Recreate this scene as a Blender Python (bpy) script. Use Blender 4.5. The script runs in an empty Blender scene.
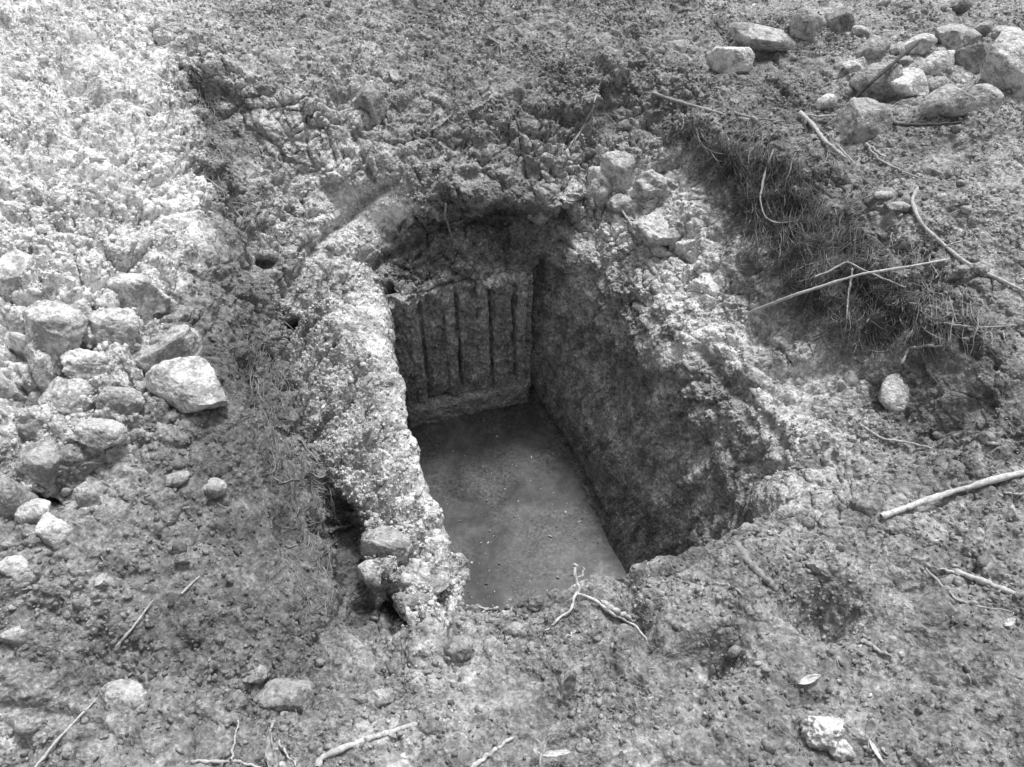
import bpy, math, random
import numpy as np
from mathutils import Vector, Matrix
from mathutils.bvhtree import BVHTree
R = math.radians
random.seed(5)
rng = np.random.default_rng(11)

# ------------------------------------------------------------------ camera, sky, sun, exposure
S = bpy.context.scene
CAMZ = 1.7; PITCH = R(48); FPX = 804.0; W, H = 1024, 767
cam = bpy.data.cameras.new('camera'); camo = bpy.data.objects.new('camera', cam)
S.collection.objects.link(camo); S.camera = camo
camo.location = (0, 0, CAMZ); camo.rotation_euler = (R(90) - PITCH, 0, 0)
cam.sensor_width = 36; cam.lens = 36 * FPX / W; cam.clip_start = .02; cam.clip_end = 1000
S.render.resolution_x = W; S.render.resolution_y = H
world = bpy.data.worlds.new('World'); S.world = world; world.use_nodes = True
SUN_EL, SUN_AZ = R(64), R(28)             # azimuth measured from +Y towards +X
wn = world.node_tree.nodes; wl = world.node_tree.links; wn.clear()
wo = wn.new('ShaderNodeOutputWorld'); bg = wn.new('ShaderNodeBackground')
sky = wn.new('ShaderNodeTexSky'); sky.sky_type = 'NISHITA'; sky.sun_disc = False
sky.sun_elevation = SUN_EL; sky.sun_rotation = SUN_AZ; sky.dust_density = 4
bw = wn.new('ShaderNodeRGBToBW')
wl.new(sky.outputs[0], bw.inputs[0]); wl.new(bw.outputs[0], bg.inputs['Color'])
wl.new(bg.outputs[0], wo.inputs[0]); bg.inputs['Strength'].default_value = .078
sun = bpy.data.lights.new('sun', 'SUN'); suno = bpy.data.objects.new('sun', sun); S.collection.objects.link(suno)
sun.energy = 1.5; sun.angle = R(10); sun.color = (1, 1, 1)
sd = Vector((math.sin(SUN_AZ) * math.cos(SUN_EL), math.cos(SUN_AZ) * math.cos(SUN_EL), math.sin(SUN_EL)))
suno.rotation_euler = sd.to_track_quat('Z', 'Y').to_euler(); suno.location = (3, 4, 6)
S.view_settings.view_transform = 'Standard'; S.view_settings.look = 'None'
S.view_settings.gamma = 1; S.view_settings.exposure = .94

# ------------------------------------------------------------------ helpers
CT, ST = math.cos(PITCH), math.sin(PITCH)
def ray(u, v):
    x = (u - 512) / FPX; y = (383.5 - v) / FPX
    return (x, CT + y * ST, -ST + y * CT)
def P(u, v, z):
    d = ray(u, v); t = (z - CAMZ) / d[2]
    return (d[0] * t, d[1] * t, z)

def h3(ix, iy, iz, seed):
    h = (ix.astype(np.uint32) * np.uint32(374761393) + iy.astype(np.uint32) * np.uint32(668265263)
         + iz.astype(np.uint32) * np.uint32(2147483647) + np.uint32((seed * 1274126177) & 0xffffffff))
    h = (h ^ (h >> np.uint32(13))) * np.uint32(1274126177)
    h = (h ^ (h >> np.uint32(15))) * np.uint32(2246822519)
    return h ^ (h >> np.uint32(16))
def vnoise(p, f, seed=0):                      # gradient noise, about -1..1
    q = p * f; i = np.floor(q).astype(np.int64); r = (q - i).astype(np.float32)
    w = r * r * r * (r * (r * 6 - 15) + 10); out = 0
    for dx in (0, 1):
        wx = w[:, 0] if dx else 1 - w[:, 0]
        for dy in (0, 1):
            wy = w[:, 1] if dy else 1 - w[:, 1]
            for dz in (0, 1):
                wz = w[:, 2] if dz else 1 - w[:, 2]
                h = h3(i[:, 0] + dx, i[:, 1] + dy, i[:, 2] + dz, seed)
                gx = (h & np.uint32(1023)).astype(np.float32) / 511.5 - 1
                gy = ((h >> np.uint32(10)) & np.uint32(1023)).astype(np.float32) / 511.5 - 1
                gz = ((h >> np.uint32(20)) & np.uint32(1023)).astype(np.float32) / 511.5 - 1
                out = out + wx * wy * wz * (gx * (r[:, 0] - dx) + gy * (r[:, 1] - dy) + gz * (r[:, 2] - dz))
    return out * 1.5
def worley(p, f, seed=0):                      # F1 distance and F2-F1 (in cells)
    q = p * f; i = np.floor(q).astype(np.int64); r = (q - i).astype(np.float32)
    f1 = np.full(len(p), 9., np.float32); f2 = f1.copy(); idv = np.zeros(len(p), np.float32)
    for dx in (-1, 0, 1):
        for dy in (-1, 0, 1):
            for dz in (-1, 0, 1):
                h = h3(i[:, 0] + dx, i[:, 1] + dy, i[:, 2] + dz, seed)
                a = (h & np.uint32(1023)).astype(np.float32) / 1023; b = ((h >> np.uint32(10)) & np.uint32(1023)).astype(np.float32) / 1023
                c = ((h >> np.uint32(20)) & np.uint32(1023)).astype(np.float32) / 1023
                d = (dx + a - r[:, 0]) ** 2 + (dy + b - r[:, 1]) ** 2 + (dz + c - r[:, 2]) ** 2
                m = d < f1
                f2 = np.where(m, f1, np.minimum(f2, d)); f1 = np.where(m, d, f1); idv = np.where(m, a, idv)
    return np.sqrt(f1), np.sqrt(f2) - np.sqrt(f1), idv

def mesh_np(name, V, F, mat=None, parent=None, smooth=True, attrs=None):
    """V (n,3), F (m,k) -> one mesh object"""
    me = bpy.data.meshes.new(name); V = np.asarray(V, np.float32); F = np.asarray(F, np.int32)
    k = F.shape[1]; me.vertices.add(len(V)); me.vertices.foreach_set('co', V.ravel())
    me.loops.add(F.size); me.loops.foreach_set('vertex_index', F.ravel())
    me.polygons.add(len(F)); me.polygons.foreach_set('loop_start', np.arange(0, F.size, k, dtype=np.int32))
    me.polygons.foreach_set('loop_total', np.full(len(F), k, np.int32))
    if smooth: me.polygons.foreach_set('use_smooth', np.ones(len(F), bool))
    for an, av in (attrs or {}).items():
        at = me.attributes.new(an, 'FLOAT', 'POINT'); at.data.foreach_set('value', np.asarray(av, np.float32))
    me.update(calc_edges=True)
    if mat: me.materials.append(mat)
    o = bpy.data.objects.new(name, me); S.collection.objects.link(o)
    if parent: o.parent = parent
    return o
def tag(o, label=None, cat=None, group=None, kind=None):
    if label: o['label'] = label
    if cat: o['category'] = cat
    if group: o['group'] = group
    if kind: o['kind'] = kind
    return o

# ------------------------------------------------------------------ materials (all greys: the place is seen in black and white)
def N(nt, t, **kw):
    n = nt.nodes.new(t)
    for k, v in kw.items():
        if k in n.inputs: n.inputs[k].default_value = v
        else: setattr(n, k, v)
    return n
def math_(nt, op, a, b=None, clamp=False):
    n = nt.nodes.new('ShaderNodeMath'); n.operation = op; n.use_clamp = clamp
    for i, x in enumerate((a, b)):
        if x is None: continue
        if isinstance(x, (int, float)): n.inputs[i].default_value = x
        else: nt.links.new(x, n.inputs[i])
    return n.outputs[0]
def maprange(nt, v, a, b, c, d):
    n = nt.nodes.new('ShaderNodeMapRange'); nt.links.new(v, n.inputs[0])
    for i, x in enumerate((a, b, c, d)): n.inputs[i + 1].default_value = x
    return n.outputs[0]

def soil_material(name, attr='tone', base=None, rough=.9, grain=1.0, disp=True, spec=.3, bump=1.0, contrast=1.0, wet=None):
    m = bpy.data.materials.new(name); m.use_nodes = True; nt = m.node_tree; nt.nodes.clear(); L = nt.links
    out = N(nt, 'ShaderNodeOutputMaterial'); bs = N(nt, 'ShaderNodeBsdfPrincipled')
    L.new(bs.outputs[0], out.inputs[0])
    co = N(nt, 'ShaderNodeNewGeometry').outputs['Position'] if base is None else N(nt, 'ShaderNodeTexCoord').outputs['Object']
    def noise(sc, det, ro=.6):
        n = N(nt, 'ShaderNodeTexNoise', Scale=sc, Detail=det, Roughness=ro); L.new(co, n.inputs['Vector']); return n.outputs['Fac']
    def vor(sc, feat='F1', out='Distance'):
        n = N(nt, 'ShaderNodeTexVoronoi', Scale=sc); n.feature = feat; L.new(co, n.inputs['Vector']); return n.outputs[out]
    n1 = noise(14, 5, .65); n2 = noise(70, 6, .7); v3 = vor(130, out='Color')
    sp = N(nt, 'ShaderNodeSeparateColor'); L.new(v3, sp.inputs[0])
    f = math_(nt, 'MULTIPLY', maprange(nt, n1, .25, .75, 1 - .38 * contrast, 1 + .38 * contrast), maprange(nt, n2, .25, .75, 1 - .55 * contrast, 1 + .55 * contrast))
    f = math_(nt, 'MULTIPLY', f, maprange(nt, sp.outputs[0], 0, 1, 1 - .3 * contrast, 1 + .3 * contrast))
    sp3 = N(nt, 'ShaderNodeSeparateColor'); L.new(vor(52, out='Color'), sp3.inputs[0])
    f = math_(nt, 'MULTIPLY', f, maprange(nt, sp3.outputs[0], 0, 1, 1 - .2 * contrast, 1 + .2 * contrast))
    if base is not None:                       # soil smeared over the stone
        f = math_(nt, 'MULTIPLY', f, maprange(nt, noise(13, 7, .75), .47, .56, 1.06, .5))
        f = math_(nt, 'MULTIPLY', f, maprange(nt, noise(120, 3, .7), .3, .7, .72, 1.25))
    # pale mineral specks
    sp2 = N(nt, 'ShaderNodeSeparateColor'); L.new(vor(210, out='Color'), sp2.inputs[0])
    speck = math_(nt, 'GREATER_THAN', sp2.outputs[1], .93 if base is None else .985)
    if base is None:
        a = N(nt, 'ShaderNodeAttribute'); a.attribute_name = attr; b = a.outputs['Fac']
    else:
        b = N(nt, 'ShaderNodeValue').outputs[0]; b.default_value = base
    c = math_(nt, 'MULTIPLY', b, f)
    c = math_(nt, 'ADD', c, math_(nt, 'MULTIPLY', speck, math_(nt, 'MULTIPLY', b, .4)))
    c = math_(nt, 'MINIMUM', math_(nt, 'MAXIMUM', c, .012), .85)
    cc = N(nt, 'ShaderNodeCombineColor')
    for i in range(3): L.new(c, cc.inputs[i])
    L.new(cc.outputs[0], bs.inputs['Base Color'])
    bs.inputs['Specular IOR Level'].default_value = spec
    if wet:
        L.new(maprange(nt, noise(9, 4), .35, .65, rough - .3, rough), bs.inputs['Roughness'])
    else: bs.inputs['Roughness'].default_value = rough
    # relief: crumbs of three sizes
    vA = vor(48); vB = vor(110); nA = noise(24, 6, .6); nB = noise(150, 4, .6)
    hgt = math_(nt, 'ADD', math_(nt, 'MULTIPLY', math_(nt, 'SUBTRACT', .55, vA), .013), math_(nt, 'MULTIPLY', math_(nt, 'SUBTRACT', .5, vB), .006))
    hgt = math_(nt, 'ADD', hgt, math_(nt, 'MULTIPLY', math_(nt, 'SUBTRACT', nA, .5), .034))
    hgt = math_(nt, 'ADD', hgt, math_(nt, 'MULTIPLY', math_(nt, 'SUBTRACT', nB, .5), .008))
    if disp:
        g = N(nt, 'ShaderNodeAttribute'); g.attribute_name = 'grain'
        hgt = math_(nt, 'MULTIPLY', hgt, g.outputs['Fac'])
        d = N(nt, 'ShaderNodeDisplacement'); d.inputs['Midlevel'].default_value = 0; d.inputs['Scale'].default_value = grain
        L.new(hgt, d.inputs['Height']); L.new(d.outputs[0], out.inputs['Displacement'])
        m.displacement_method = 'BOTH'
    else:
        bp = N(nt, 'ShaderNodeBump', Strength=bump, Distance=grain); L.new(hgt, bp.inputs['Height']); L.new(bp.outputs[0], bs.inputs['Normal'])
    return m

def plain(name, v, rough=.7, var=.3, sc=40, bump=.2, dist=.003):
    m = bpy.data.materials.new(name); m.use_nodes = True; nt = m.node_tree; L = nt.links; bs = nt.nodes['Principled BSDF']
    co = N(nt, 'ShaderNodeTexCoord').outputs['Object']
    n = N(nt, 'ShaderNodeTexNoise', Scale=sc, Detail=6, Roughness=.65); L.new(co, n.inputs['Vector'])
    c = maprange(nt, n.outputs['Fac'], .25, .75, v * (1 - var), v * (1 + var))
    cc = N(nt, 'ShaderNodeCombineColor')
    for i in range(3): L.new(c, cc.inputs[i])
    L.new(cc.outputs[0], bs.inputs['Base Color']); bs.inputs['Roughness'].default_value = rough
    bp = N(nt, 'ShaderNodeBump', Strength=bump, Distance=dist); L.new(n.outputs['Fac'], bp.inputs['Height']); L.new(bp.outputs[0], bs.inputs['Normal'])
    return m

M_soil = soil_material('soil', grain=1.0)
M_wet = soil_material('wet_wall', grain=1.0, rough=.72, spec=.35, wet=True, contrast=1.1)
M_gravel = soil_material('crumbs', grain=.4, disp=False, contrast=.6)
STONE = {}
def stone_mat(v):
    k = round(v, 2)
    if k not in STONE: STONE[k] = soil_material('stone_%02d' % int(k * 100), base=k, disp=False, grain=.38, bump=1.0, contrast=.35, rough=.85)
    return STONE[k]
TW = {}
def twig_mat(v):
    k = round(v, 2)
    if k not in TW: TW[k] = plain('twig_%02d' % int(k * 100), k, .8, .55, 90, .9)
    return TW[k]

# ------------------------------------------------------------------ the lofted pit and ground
BL, BR = np.array([-.504, 2.506]), np.array([.05, 2.67])
rd = np.array([.357, -.934])
WZ = -1.30; FZ = WZ - .07
def col(base, mid, pts):       # base xy, mid-wall xyz, then 9 (u,v,z,tone,amp,grain)
    return (base, mid, pts)
def lerp(a, b, t): return tuple(a[i] + (b[i] - a[i]) * t for i in range(len(a)))
def backc(f, lip, r5, r6, r7):
    b = BL + (BR - BL) * f; wallz = -.47 - .03 * f
    return (b, (b[0], b[1] + .01, -.85), [
        ('w', b[0], b[1] + .03, wallz - .07, .2, .1, .8), ('w', b[0], b[1] - .055, wallz - .005 - .03 * math.sin(f * 9), .27, .8, 1.1),
        ('w', b[0], b[1] + .17, -.33, .2, 1.1, 1.2), lip, r5, r6, r7])  # recess soil toned darker: some of the overhang's shade is in the colour
def rightc(s, p2, p3, p3b, p4, p5, p6, p7, m=.06):
    b = BR + rd * s; q = P(*p2[:3])
    mid = (b[0] + (q[0] - b[0]) * .42, b[1] + (q[1] - b[1]) * .42, -.88)
    return (b, mid, [p2, p3, p3b, p4, p5, p6, p7])
C = []
# going clockwise as seen: back left corner, back, back right corner, right, front, left.  entries (u, v, z, tone, amp, grain)
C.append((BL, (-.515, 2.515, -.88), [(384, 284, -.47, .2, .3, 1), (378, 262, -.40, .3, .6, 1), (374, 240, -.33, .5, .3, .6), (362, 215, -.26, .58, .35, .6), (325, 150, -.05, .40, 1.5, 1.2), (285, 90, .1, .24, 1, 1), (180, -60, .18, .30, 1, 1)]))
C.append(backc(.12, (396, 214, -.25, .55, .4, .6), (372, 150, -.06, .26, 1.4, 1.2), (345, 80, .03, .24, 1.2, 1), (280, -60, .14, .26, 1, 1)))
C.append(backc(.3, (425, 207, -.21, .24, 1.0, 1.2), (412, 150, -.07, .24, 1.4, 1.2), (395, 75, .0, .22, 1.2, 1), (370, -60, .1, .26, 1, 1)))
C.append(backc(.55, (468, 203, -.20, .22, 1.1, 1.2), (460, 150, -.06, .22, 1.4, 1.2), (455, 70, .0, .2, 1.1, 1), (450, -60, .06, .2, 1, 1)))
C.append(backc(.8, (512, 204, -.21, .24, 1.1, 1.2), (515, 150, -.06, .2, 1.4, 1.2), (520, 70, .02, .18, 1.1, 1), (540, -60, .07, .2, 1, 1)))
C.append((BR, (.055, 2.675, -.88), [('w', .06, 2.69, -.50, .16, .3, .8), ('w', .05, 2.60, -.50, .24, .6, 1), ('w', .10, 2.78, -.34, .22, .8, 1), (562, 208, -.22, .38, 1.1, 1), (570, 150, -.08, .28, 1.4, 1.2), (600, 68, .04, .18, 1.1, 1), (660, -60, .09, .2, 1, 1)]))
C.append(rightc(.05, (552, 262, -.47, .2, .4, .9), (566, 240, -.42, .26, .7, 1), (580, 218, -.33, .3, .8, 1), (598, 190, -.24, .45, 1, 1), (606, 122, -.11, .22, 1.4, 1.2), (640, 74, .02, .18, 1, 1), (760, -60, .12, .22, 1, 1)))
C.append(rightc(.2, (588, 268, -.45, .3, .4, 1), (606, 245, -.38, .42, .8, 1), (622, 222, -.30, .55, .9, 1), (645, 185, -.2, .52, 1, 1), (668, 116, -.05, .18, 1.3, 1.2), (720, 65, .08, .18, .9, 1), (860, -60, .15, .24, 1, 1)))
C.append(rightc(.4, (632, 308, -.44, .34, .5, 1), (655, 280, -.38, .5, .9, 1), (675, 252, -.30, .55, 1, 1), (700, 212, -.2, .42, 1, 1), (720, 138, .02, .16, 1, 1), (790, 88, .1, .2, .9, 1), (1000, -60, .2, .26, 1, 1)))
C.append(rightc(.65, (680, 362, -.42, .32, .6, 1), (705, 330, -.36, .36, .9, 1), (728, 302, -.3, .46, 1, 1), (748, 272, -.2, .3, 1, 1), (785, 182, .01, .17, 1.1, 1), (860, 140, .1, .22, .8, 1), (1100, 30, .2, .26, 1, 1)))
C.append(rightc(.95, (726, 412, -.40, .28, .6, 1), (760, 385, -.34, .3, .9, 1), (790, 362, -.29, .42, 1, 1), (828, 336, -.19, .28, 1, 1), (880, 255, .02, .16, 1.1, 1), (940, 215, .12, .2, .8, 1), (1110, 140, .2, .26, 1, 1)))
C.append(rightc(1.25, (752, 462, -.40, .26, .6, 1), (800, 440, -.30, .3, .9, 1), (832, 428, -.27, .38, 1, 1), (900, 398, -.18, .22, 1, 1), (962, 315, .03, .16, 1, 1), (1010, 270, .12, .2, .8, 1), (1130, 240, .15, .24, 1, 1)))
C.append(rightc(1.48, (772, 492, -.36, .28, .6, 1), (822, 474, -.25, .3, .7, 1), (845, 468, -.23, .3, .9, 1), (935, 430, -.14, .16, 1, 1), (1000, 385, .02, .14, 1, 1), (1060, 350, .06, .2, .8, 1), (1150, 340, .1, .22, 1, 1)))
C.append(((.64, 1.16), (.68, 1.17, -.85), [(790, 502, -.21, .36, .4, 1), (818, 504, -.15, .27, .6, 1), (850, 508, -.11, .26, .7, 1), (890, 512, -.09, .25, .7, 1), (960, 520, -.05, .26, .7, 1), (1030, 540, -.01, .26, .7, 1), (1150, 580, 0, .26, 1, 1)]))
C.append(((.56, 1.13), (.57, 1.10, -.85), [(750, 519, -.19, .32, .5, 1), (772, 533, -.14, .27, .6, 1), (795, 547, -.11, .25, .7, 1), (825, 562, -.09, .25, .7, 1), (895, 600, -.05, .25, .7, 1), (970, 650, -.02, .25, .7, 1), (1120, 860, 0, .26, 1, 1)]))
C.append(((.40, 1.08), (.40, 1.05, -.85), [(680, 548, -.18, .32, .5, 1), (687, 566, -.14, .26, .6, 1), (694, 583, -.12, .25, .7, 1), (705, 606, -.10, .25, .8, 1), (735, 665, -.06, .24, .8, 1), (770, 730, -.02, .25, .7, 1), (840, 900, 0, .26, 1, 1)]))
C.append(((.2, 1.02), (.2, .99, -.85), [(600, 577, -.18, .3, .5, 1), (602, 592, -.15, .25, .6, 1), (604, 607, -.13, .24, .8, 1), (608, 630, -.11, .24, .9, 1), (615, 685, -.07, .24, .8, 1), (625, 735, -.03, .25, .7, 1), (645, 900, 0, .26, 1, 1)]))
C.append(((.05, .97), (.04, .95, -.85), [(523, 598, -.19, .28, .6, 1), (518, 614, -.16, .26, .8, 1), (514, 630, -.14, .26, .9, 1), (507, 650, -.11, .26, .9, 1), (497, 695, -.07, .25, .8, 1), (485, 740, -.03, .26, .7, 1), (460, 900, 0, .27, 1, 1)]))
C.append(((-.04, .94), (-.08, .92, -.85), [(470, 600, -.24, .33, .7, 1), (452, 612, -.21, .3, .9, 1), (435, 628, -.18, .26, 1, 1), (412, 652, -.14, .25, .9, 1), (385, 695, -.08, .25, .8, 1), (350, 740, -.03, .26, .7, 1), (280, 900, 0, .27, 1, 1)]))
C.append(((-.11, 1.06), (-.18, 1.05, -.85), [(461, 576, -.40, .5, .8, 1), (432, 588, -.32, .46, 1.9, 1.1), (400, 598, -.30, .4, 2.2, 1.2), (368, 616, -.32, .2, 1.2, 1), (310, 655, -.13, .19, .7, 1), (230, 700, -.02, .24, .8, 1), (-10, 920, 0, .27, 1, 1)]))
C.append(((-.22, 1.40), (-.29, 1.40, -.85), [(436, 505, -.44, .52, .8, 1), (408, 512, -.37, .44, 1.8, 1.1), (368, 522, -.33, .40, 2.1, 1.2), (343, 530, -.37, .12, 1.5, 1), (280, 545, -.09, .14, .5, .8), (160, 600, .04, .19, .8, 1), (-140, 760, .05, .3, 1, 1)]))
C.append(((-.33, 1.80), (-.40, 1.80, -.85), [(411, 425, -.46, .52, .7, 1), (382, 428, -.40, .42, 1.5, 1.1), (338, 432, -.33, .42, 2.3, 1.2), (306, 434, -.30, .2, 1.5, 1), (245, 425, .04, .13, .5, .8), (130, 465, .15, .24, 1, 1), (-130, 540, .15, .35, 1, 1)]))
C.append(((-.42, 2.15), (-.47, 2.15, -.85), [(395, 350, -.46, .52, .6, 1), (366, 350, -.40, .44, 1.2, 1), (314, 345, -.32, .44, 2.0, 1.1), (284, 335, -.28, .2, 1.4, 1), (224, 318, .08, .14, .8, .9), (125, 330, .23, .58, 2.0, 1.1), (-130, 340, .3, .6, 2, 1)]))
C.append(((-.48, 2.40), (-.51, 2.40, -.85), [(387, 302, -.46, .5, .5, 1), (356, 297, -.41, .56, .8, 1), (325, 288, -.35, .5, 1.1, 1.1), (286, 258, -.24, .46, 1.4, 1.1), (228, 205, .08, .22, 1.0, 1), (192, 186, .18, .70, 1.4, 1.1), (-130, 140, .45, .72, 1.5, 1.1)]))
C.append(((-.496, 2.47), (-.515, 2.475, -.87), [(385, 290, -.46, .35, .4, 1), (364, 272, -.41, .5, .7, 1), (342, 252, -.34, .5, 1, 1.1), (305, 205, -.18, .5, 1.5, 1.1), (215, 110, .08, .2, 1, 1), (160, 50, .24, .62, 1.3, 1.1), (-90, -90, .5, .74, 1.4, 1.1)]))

NC = len(C); cen = np.array([0., 1.8])
ctrl = np.zeros((NC, 11, 6), np.float64)       # x y z tone amp grain
for k, (b, mid, pts) in enumerate(C):
    b = np.array(b, float)
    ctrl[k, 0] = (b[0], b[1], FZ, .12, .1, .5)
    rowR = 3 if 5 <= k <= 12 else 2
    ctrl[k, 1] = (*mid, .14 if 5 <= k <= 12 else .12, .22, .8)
    if 6 <= k <= 11:
        q = np.array(P(*pts[2][:3])); b3 = np.array([b[0], b[1], WZ])
        bulge = np.array([.934, .357, 0])
        def on(f, g): return tuple(b3 + (q - b3) * f + bulge * g)
        ctrl[k, 1, :3] = on(.36, .035); ctrl[k, 1, 3:] = (.32, .5, 1.5)
        p2 = np.array(P(*pts[0][:3])) * .8 + np.array(on(.64, .03)) * .2
        ctrl[k, 1, :3] = b3 + (p2 - b3) * .5 + bulge * .03
        pts = [('w', *p2, pts[0][3] * 1.35, .7, 1.4), (*pts[1][:2], pts[1][2] + .01, pts[1][3] * 1.3, .8, .95), (*pts[2][:3], pts[2][3] * 1.12, 1, 1)] + pts[3:]
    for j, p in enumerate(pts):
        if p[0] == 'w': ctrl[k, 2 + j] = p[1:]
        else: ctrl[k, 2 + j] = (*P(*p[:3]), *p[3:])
    if k <= 12:
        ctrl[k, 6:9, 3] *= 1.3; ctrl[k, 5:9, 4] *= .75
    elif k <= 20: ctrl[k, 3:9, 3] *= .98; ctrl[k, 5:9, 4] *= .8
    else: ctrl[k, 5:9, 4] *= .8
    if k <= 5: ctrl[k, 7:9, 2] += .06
    r7 = ctrl[k, 8]
    r8 = r7.copy(); r8[:2] = cen + (r7[:2] - cen) * 2.4; ctrl[k, 9] = r8; ctrl[k, 9, 2] *= .8
    r9 = r7.copy(); dv = r7[:2] - cen; r9[:2] = cen + dv / np.linalg.norm(dv) * 250; r9[2] = 0; ctrl[k, 10] = r9

def hermite(Y, T, closed):
    """Y (n, ...) controls, T list of samples per segment -> resampled with limited tangents"""
    n = Y.shape[0]; Hs = np.array(T, float); segs = n if closed else n - 1
    nxt = np.roll(Y, -1, 0) if closed else np.concatenate([Y[1:], Y[-1:]], 0)
    shp = (-1,) + (1,) * (Y.ndim - 1)
    D = (nxt - Y)[:segs] / Hs.reshape(shp)
    if closed: Dp = np.roll(D, 1, 0); Dn = D; hp = np.roll(Hs, 1).reshape(shp); hn = Hs.reshape(shp)
    else:
        Dp = np.concatenate([D[:1], D], 0); Dn = np.concatenate([D, D[-1:]], 0)
        hh = np.concatenate([Hs[:1], Hs]); hp = hh.reshape(shp); hh2 = np.concatenate([Hs, Hs[-1:]]); hn = hh2.reshape(shp)
    w1 = 2 * hn + hp; w2 = hn + 2 * hp
    with np.errstate(divide='ignore', invalid='ignore'):
        M = np.where(Dp * Dn > 0, (w1 + w2) / (w1 / Dp + w2 / Dn), 0)
    M = np.nan_to_num(M); out = []
    for i in range(segs):
        j = (i + 1) % n; h = Hs[i]; t = (np.arange(T[i]) / h).reshape((-1,) + (1,) * (Y.ndim - 1))
        out.append((2 * t**3 - 3 * t**2 + 1) * Y[i] + (t**3 - 2 * t**2 + t) * h * M[i] + (-2 * t**3 + 3 * t**2) * Y[j] + (t**3 - t**2) * h * M[j])
    if not closed: out.append(Y[-1:])
    return np.concatenate(out, 0)

# samples: rings
RS = [30, 100, 60, 55, 60, 110, 130, 200, 40, 26]
# samples per column segment, by how long it is near rings 4-6
CS = []
for k in range(NC):
    j = (k + 1) % NC
    l = .5 * np.linalg.norm(ctrl[k, 6, :3] - ctrl[j, 6, :3]) + .3 * np.linalg.norm(ctrl[k, 4, :3] - ctrl[j, 4, :3]) + .35 * np.linalg.norm(ctrl[k, 8, :3] - ctrl[j, 8, :3]) 
    CS.append(max(36, int(l * 250)))
G = hermite(ctrl.transpose(1, 0, 2), RS, False)      # rings first
G = hermite(G.transpose(1, 0, 2), CS, True)          # (NA, NR, 6)
# soften the loft a little across columns (not where walls meet)
NA, NR = G.shape[:2]
ringpos = np.concatenate([[0], np.cumsum(RS)])
rk = np.interp(np.arange(NR), ringpos, np.arange(11))
def blur(A, n, ax, wrap):
    for _ in range(n):
        if wrap: A = .5 * A + .25 * (np.roll(A, 1, ax) + np.roll(A, -1, ax))
        else:
            B = A.copy(); B[:, 1:-1] = .5 * A[:, 1:-1] + .25 * (A[:, 2:] + A[:, :-2]); A = B
    return A
Gb = G.copy()
for _ in range(40):
    Gb = blur(Gb, 1, 0, True); Gb = blur(Gb, 1, 1, False)
wgt = np.clip((rk - 4.6) / .8, 0, 1).reshape(1, -1, 1)
G[:, :, :] = G * (1 - wgt) + Gb * wgt
print('grid', NA, NR, NA * NR)
Pos = G[:, :, :3].astype(np.float64); tone = G[:, :, 3].copy(); amp = G[:, :, 4].copy(); grain = G[:, :, 5].copy()
def normals(Q):
    du = np.roll(Q, -1, 0) - np.roll(Q, 1, 0)
    dv = np.empty_like(Q); dv[:, 1:-1] = Q[:, 2:] - Q[:, :-2]; dv[:, 0] = Q[:, 1] - Q[:, 0]; dv[:, -1] = Q[:, -1] - Q[:, -2]
    n = np.cross(dv, du); l = np.linalg.norm(n, axis=2, keepdims=True); return n / np.maximum(l, 1e-9)
Nn = normals(Pos)
Nb = Nn.copy()
for _ in range(12): Nb = blur(Nb, 1, 0, True); Nb = blur(Nb, 1, 1, False)
Nb /= np.maximum(np.linalg.norm(Nb, axis=2, keepdims=True), 1e-6)
if Nb[:, ringpos[7]].mean(0)[2] < 0: Nb = -Nb
near = (np.linalg.norm(Pos[:, :, :2] - cen, axis=2) < 6)
fl = Pos[near]; am = amp[near]
# warp the sample positions so lumps are not round
wp = fl + .012 * np.stack([vnoise(fl, 28, 34), vnoise(fl, 28, 35), vnoise(fl, 28, 36)], 1) + .035 * np.stack([vnoise(fl, 9, 31), vnoise(fl, 9, 32), vnoise(fl, 9, 33)], 1)
d = .060 * vnoise(fl, 3.1, 1) + .032 * vnoise(fl, 7, 2) + .022 * vnoise(wp, 15, 3)
f1, e1, id1 = worley(wp, 15, 4)                  # clods about 6 cm
cl2 = np.clip(.42 + 1.3 * vnoise(fl, 2.2, 55) + .3 * vnoise(fl, 7, 56), .1, 1)
d += cl2 * (.012 * (1 - np.clip(f1 * 1.25, 0, 1) ** 2) + .030 * np.minimum(e1, .32) + .014 * id1 - .018)
rg = 1 - np.abs(vnoise(wp, 6, 7)) * 2.6          # cracks and hollows
d -= .045 * np.clip(rg - .55, 0, 1)
d -= cl2 * .02 * np.exp(-(e1 / .06) ** 2) * np.clip(.5 + 1.2 * vnoise(fl, 5, 51), 0, 1)
f0, e0, id0 = worley(fl + .05 * np.stack([vnoise(fl, 6, 61), vnoise(fl, 6, 62), vnoise(fl, 6, 63)], 1), 7.5, 14)      # lumps about 13 cm
d += (.010 * (1 - np.clip(f0 * 1.2, 0, 1) ** 2) - .015 + .07 * np.minimum(e0, .3) + .03 * (id0 - .5) - .015 * np.exp(-(e0 / .05) ** 2)) * np.clip(am - .45, 0, 1.2)
f2, e2, id2 = worley(fl + .02 * np.stack([vnoise(fl, 25, 41), vnoise(fl, 25, 42), vnoise(fl, 25, 43)], 1), 33, 5)
clump = np.clip(.24 + 1.3 * vnoise(fl, 3.3, 53) + .5 * vnoise(fl, 11, 54), 0.04, 1)      # where the soil is crumbly rather than smeared smooth
d += clump * (.003 * (1 - np.clip(f2 * 1.2, 0, 1) ** 2) + .015 * np.minimum(e2, .32) + .006 * id2 - .006 - .006 * np.exp(-(e2 / .12) ** 2) * np.clip(.5 + 1.5 * vnoise(fl, 9, 52), 0, 1))
d += .006 * vnoise(fl, 40, 8)
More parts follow.
